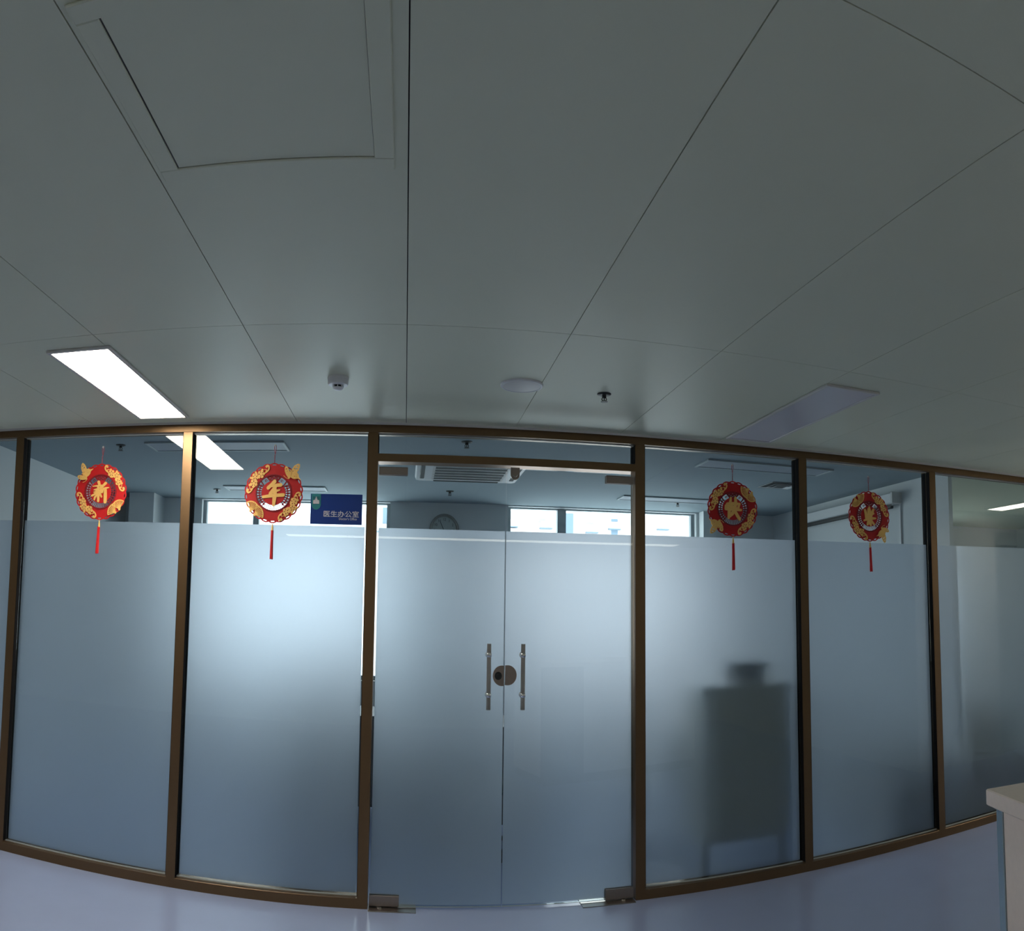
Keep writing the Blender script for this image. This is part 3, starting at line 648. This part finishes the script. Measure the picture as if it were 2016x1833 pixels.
def pendant(px, ch, orn, label):
    t = empty('new_year_pendant', (px, GY, 2.152)); tag(t, label, 'decoration', 'red New Year pendants on the glass')
    y0 = -0.006
    # scalloped outer ring with oval slots
    n = 264; NS = 22
    outer = []
    for k in range(n):
        a = 360*k/n; s = abs(math.sin(math.radians(a*NS/2))); outer.append(P(0.965+0.035*s, a))
    splines = [outer, [P(0.57, 360*k/72) for k in range(72)]]
    for k in range(NS):
        a = 360*(k+0.5)/NS
        splines.append([P(0.936+0.020*math.sin(b), a+4.2*math.cos(b)) for b in [2*math.pi*j/12 for j in range(12)]])
    ring = shape2d(splines, y0-0.004, y0, 'scalloped_ring', 'red', t)
    shape2d([[P(0.62, 360*k/72) for k in range(72)], [P(0.575, 360*k/72) for k in range(72)]], y0-0.008, y0-0.004, 'inner_rim', 'darkred', ring)
    # openwork band between ring and medallion
    lt = MB(); L0, L1 = y0-0.003, y0-0.001
    for k in range(10):
        a = 270-34+k*68/9; (x1, z1), (x2, z2) = P(.385, a), P(.59, a); lt.stroke([(x1, z1, .0014), (x2, z2, .0014)], L0, L1, 6)
    for sgn in (1, -1):
        for k in range(9):
            a = 90+sgn*(58+k*9.6)
            b = a+sgn*7
            lt.stroke([(*P(.40, a), .0016), (*P(.49, b), .0022), (*P(.585, a), .0016)], L0, L1, 6)
            lt.stroke([(*P(.40, b), .0014), (*P(.49, a), .0018), (*P(.585, b), .0014)], L0, L1, 6)
            lt.stroke([(*P(.49, (a+b)/2), .0042)], L0, L1, 8)
        # curl in the cloud window
        a = 90+sgn*34
        cx, cz = P(.48, a)
        lt.stroke([(cx+0.008*math.cos(q)*(1-q/9), cz+0.008*math.sin(q)*(1-q/9), 0.0016) for q in [j*0.55 for j in range(11)]], L0, L1, 6)
        lt.stroke([(*P(.585, 90+sgn*47), .003), (*P(.53, 90+sgn*50), .004), (*P(.42, 90+sgn*53), .003)], L0, L1, 8)
    lt.obj('openwork', 'darkred', t)
    shape2d([[P(.595, 90-27+54*k/20) for k in range(21)]+[P(.405, 90+20-40*k/20) for k in range(21)]] +
            [[(P(rr, aa)[0]+.0045*math.cos(b), P(rr, aa)[1]+.0013*math.sin(b)) for b in [2*math.pi*j/8 for j in range(8)]] for rr, aa in ((.54, 90), (.52, 74), (.52, 106), (.47, 82), (.47, 98), (.435, 90))],
            L0, L1, 'openwork_crown', 'darkred', t)
    med = shape2d([[P(.405, 360*k/64) for k in range(64)]], y0-0.005, y0-0.001, 'medallion', 'red', t)
    (gx, gz, gs), strokes = GLY[ch]
    gm = MB(); s = 0.455*RR/gs
    for k, stq in enumerate(strokes):
        gm.stroke([((x-gx)*s*SX, (gz-z)*s, r*s) for x, z, r in stq], y0-0.010+0.0002*(k % 3), y0-0.005, 14)
    gm.obj('gold_character', 'gold', t)
    for kind, a, f in orn:
        if kind == 's': spray(a, t, y0-0.004)
        elif kind == 'f': fan_pair(a, f, t, y0-0.004)
        else: butterfly(a, f, t, y0-0.004)
    # hanging cord with loop
    zt = RR
    pts = [(0, -0.008, zt-0.002), (0.001, -0.006, zt+0.045)]
    for k in range(13):
        a = -90+360*k/12; pts.append((0.002+0.0085*math.cos(math.radians(a))*(0.6+0.4*math.sin(math.radians(a))), -0.004, zt+0.075+0.026*math.sin(math.radians(a))))
    cdm = MB().tube(pts, 0.0016, 8).obj('hanging_cord', 'cord', t)
    bd = MB()
    for k in range(4): bd.lathe([(0.001, -.003), (0.0035, -.001), (0.0035, .001), (0.001, .003)], 0, -0.008, 'z', 10, at=zt+0.006+k*0.011)
    bd.obj('cord_knots', 'cord', cdm)
    MB().lathe([(0.002, 0), (0.007, .0015), (0.007, .0015+.001), (0.002, .0035)], 0.001, zt+0.098, 'y', 14, at=-0.006).obj('suction_hook', 'seal', cdm)
    # tassel
    zb = -RR; lean = {'新': -0.006, '年': -0.001, '快': 0.002, '樂': 0.006}[ch]
    ts = MB()
    for k in range(16):
        a = 2*math.pi*k/16; rr = 0.0045+0.0015*(k % 2); rb = rr*(1.25+0.3*random.random())
        ts.tube([(lean*.3+rr*math.cos(a), -0.010+rr*math.sin(a), zb-0.038), (lean*.6+rr*1.1*math.cos(a), -0.010+rr*1.1*math.sin(a), zb-0.10), (lean+rb*math.cos(a), -0.010+rb*math.sin(a), zb-0.192-0.006*random.random())], 0.0024, 5)
    ts.lathe([(0.004, -0.038), (0.0065, -0.05), (0.0075, -0.12), (0.0085, -0.188)], lean*.5, -0.010, 'z', 12, at=zb)
    tso = ts.obj('tassel', 'tassel', t)
    MB().lathe([(0.002, -0.004), (0.004, -0.008), (0.003, -0.013), (0.0055, -0.018), (0.0065, -0.034), (0.0075, -0.040), (0.003, -0.041)], 0, -0.010, 'z', 14, at=zb).tube([(0, -0.010, zb+0.004), (0, -0.010, zb-0.006)], 0.0012).obj('tassel_cap', 'gold', tso)
    return t
pendant(-1.955, '新', [('b', 138, 60), ('s', 42, 0), ('s', 222, 0), ('f', 318, 128)], 'red pendant with gold butterfly upper left, leftmost of the four')
pendant(-0.815, '年', [('s', 140, 0), ('b', 47, 0), ('s', 322, 0), ('f', 222, 52)], 'bright red pendant with gold butterfly upper right, beside the blue sign')
pendant(2.094, '快', [('s', 145, 0), ('f', 42, 232), ('s', 322, 0), ('b', 222, 180)], 'dark red pendant with butterfly lower left, just right of the doors')
pendant(3.190, '樂', [('f', 132, 308), ('s', 42, 0), ('s', 222, 0), ('b', 318, 235)], 'dark red pendant with butterfly lower right, rightmost of the four')

# ------------------------------------------------------------------ reception counter
ang = -math.atan2(0.276, 0.961)
t = empty('reception_counter', (1.39, 1.488, 0), ang); tag(t, 'pale stone topped reception counter at the lower right corner', 'counter')
MB().box(0, 2.0, -0.75, 0, 1.062, 1.10, 0.003).obj('counter_top', 'cream', t)
MB().box(0.022, 1.98, -0.72, -0.052, 0.08, 1.060, 0.001).obj('counter_body', 'cream', t)
MB().box(0.018, 0.5, -0.050, -0.020, 0.08, 1.061, 0.001).obj('corner_strip', 'stripe', t)
MB().box(0.05, 1.95, -0.70, -0.05, 0, 0.08).obj('plinth', 'darkm', t)

# ------------------------------------------------------------------ office furniture seen through the film
t = empty('filing_cabinet', (2.215, D+0.33, 0)); tag(t, 'tall olive grey cabinet on feet blurred behind the frosted glass', 'cabinet')
MB().box(-0.308, 0.308, -0.19, 0.22, 0.20, 1.10, 0.004).obj('cabinet_body', 'cab', t)
MB().box(-0.318, 0.318, -0.20, 0.23, 1.10, 1.125, 0.004).obj('cabinet_top', 'cab', t)
for sx in (-1, 1):
    for sy in (-1, 1):
        MB().tube([(sx*0.285, 0.015+sy*0.17, 0.20), (sx*0.285, 0.015+sy*0.17, 0.0)], [0.028, 0.022], 12).obj('leg', 'darkm', t)
t = empty('storage_box', (2.225, D+0.25, 1.125)); tag(t, 'dark blue box standing on the blurred cabinet', 'box')
MB().add([(-.10, -.09, 0), (.10, -.09, 0), (.10, .09, 0), (-.10, .09, 0), (-.13, -.11, .12), (.13, -.11, .12), (.13, .11, .12), (-.13, .11, .12)], [(0, 3, 2, 1), (4, 5, 6, 7), (0, 1, 5, 4), (1, 2, 6, 5), (2, 3, 7, 6), (3, 0, 4, 7)]).obj('box_body', 'navy', t)
MB().box(-.137, .137, -.117, .117, .112, .130, .003).obj('box_lid', 'navy', t)

def office_chair():
    t = empty('office_chair')
    s = MB().box(-.24, .24, -.23, .23, .42, .49, .02).obj('seat', 'chair', t)
    b = MB()
    vs = []; fs = []
    for j in range(7):
        z = .58+.34*j/6; hw_ = .22-.02*abs(j-3)/3-(0.03 if j == 6 else 0)
        for k in range(7):
            x = -hw_+2*hw_*k/6; y = .22+.05*(j/6)-.03*(1-(k-3)**2/9)*0.6; vs.append((x, y, z))
    m = len(vs); vs += [(x, y+.05, z) for x, y, z in vs]
    for j in range(6):
        for k in range(6):
            a = j*7+k; fs += [(a, a+1, a+8, a+7), (m+a+7, m+a+8, m+a+1, m+a)]
    for k in range(6): fs += [(k, m+k, m+k+1, k+1), (42+k, 43+k, m+43+k, m+42+k)]
    for j in range(6): fs += [(j*7, j*7+7, m+j*7+7, m+j*7), (j*7+6, m+j*7+6, m+j*7+13, j*7+13)]
    b.add(vs, fs, True); b.obj('backrest', 'chair', t)
    MB().tube([(0, .05, .41), (0, .22, .42), (0, .29, .5), (0, .29, .66)], .018, 8).obj('back_support', 'black', t)
    MB().tube([(0, 0, .42), (0, 0, .10)], .025, 12).obj('gas_column', 'darkm', t)
    bs = MB()
    for k in range(5):
        a = 2*math.pi*k/5; bs.tube([(0, 0, .11), (.26*math.cos(a), .26*math.sin(a), .07)], [.022, .014], 8)
    bs.obj('star_base', 'black', t)
    for k in range(5):
        a = 2*math.pi*k/5; x, y = .26*math.cos(a), .26*math.sin(a)
        MB().tube([(x-.02, y, .03), (x+.02, y, .03)], .03, 12).obj('castor', 'black', t)
    for sx in (-1, 1):
        MB().tube([(sx*.22, .05, .45), (sx*.28, .05, .5), (sx*.28, .05, .66), (sx*.28, .12, .66), (sx*.28, -.12, .66)], .014, 8).obj('armrest', 'black', t)
    return t
ch = office_chair()
for i, (x, y, r, lb) in enumerate(((-0.75, 6.0, 0.25, 'dark office chair blurred behind the pane with the blue sign'), (0.55, 5.6, -0.3, 'dark office chair blurred low behind the glass doors'),
        (1.73, 5.45, 0.9, 'dark office chair blurred at the lower left of the cabinet bay'), (4.50, 5.46, 0.05, 'dark green office chair blurred behind the rightmost pane'))):
    o = ch if i == 0 else copy_tree(ch)
    o.location = (x, y, 0); o.rotation_euler = (0, 0, math.pi+r); tag(o, lb, 'chair', 'office chairs behind the frosted glass')
def desk(x0, x1, y0, y1, label):
    t = empty('office_desk', ((x0+x1)/2, (y0+y1)/2, 0)); tag(t, label, 'desk', 'office desks behind the frosted glass')
    hx, hy = (x1-x0)/2, (y1-y0)/2
    MB().box(-hx, hx, -hy, hy, .72, .75, .003).obj('desk_top', 'desk', t)
    for s in (-1, 1): MB().box(s*hx-(.03 if s > 0 else 0), s*hx+(0 if s > 0 else .03), -hy+.03, hy-.03, 0, .72).obj('side_panel', 'desk', t)
    MB().box(-hx+.03, hx-.03, -hy+.10, -hy+.12, .06, .72).obj('modesty_panel', 'desk', t)
    MB().box(-hx+.05, -hx+.45, -hy+.14, hy-.1, .08, .70).obj('drawer_unit', 'cab', t)
desk(-1.0, -0.12, 6.5, 7.2, 'grey office desk blurred behind the bay with the blue sign')
desk(-0.05, 1.15, 6.0, 6.7, 'grey office desk blurred behind the glass doors')
desk(4.5, 6.6, 6.4, 7.1, 'grey desk blurred behind the rightmost pane')
t = empty('low_bench', (5.3, 4.875, 0)); tag(t, 'dark low bench blurred at the bottom of the rightmost pane', 'bench')
MB().box(-1.15, 1.15, -.20, .20, .38, .46, .01).obj('bench_seat', 'chair', t)
MB().box(-1.12, 1.12, -.17, .17, 0, .38).obj('bench_base', 'black', t)
t = empty('low_cupboard', (3.62, 5.62, 0)); tag(t, 'dark low cupboard blurred at the bottom right behind the rightmost pendant bay', 'cupboard')
MB().box(-.40, .40, -.62, .62, .06, .56, .004).obj('cupboard_body', 'chair', t)
MB().box(-.42, .42, -.64, .64, .56, .59, .004).obj('cupboard_top', 'desk', t)
MB().box(-.38, .38, -.60, .60, 0, .06).obj('plinth', 'black', t)
for s in (-1, 1): MB().box(-.405+.0, -.40, s*.31-.29, s*.31+.29, .08, .54).obj('cupboard_door', 'chair', t)
for x, lb in ((-0.78, 'dark monitor blurred behind the pane with the blue sign'), (0.55, 'dark monitor blurred behind the glass doors')):
    t = empty('computer_monitor', (x, 6.95 if x < 0 else 6.45, .75)); tag(t, lb, 'monitor', 'monitors on the office desks')
    MB().box(-.27, .27, 0, .03, .12, .44, .004).obj('monitor_screen', 'black', t)
    MB().box(-.03, .03, .03, .06, 0, .25).box(-.12, .12, -.06, .12, 0, .012).obj('monitor_stand', 'darkm', t)

# door in the corridor wall that the right pane mirrors
t = empty('door_3', (6.79, 2.58, 0)); st(t, 'grey door mirrored at the right edge of the rightmost pane', 'door')
MB().box(-.46, -.40, 0, .09, 0, 2.33).box(.40, .46, 0, .09, 0, 2.33).box(-.40, .40, 0, .09, 2.20, 2.33).obj('door_frame', 'alu', t)
MB().box(-.40, .40, .0, .04, .01, 2.20, .002).obj('door_panel', 'wood', t)
MB().tube([(-.32, .05, 1.05), (-.32, .09, 1.05), (-.20, .09, 1.05)], .009, 8).obj('door_handle', 'steel', t)
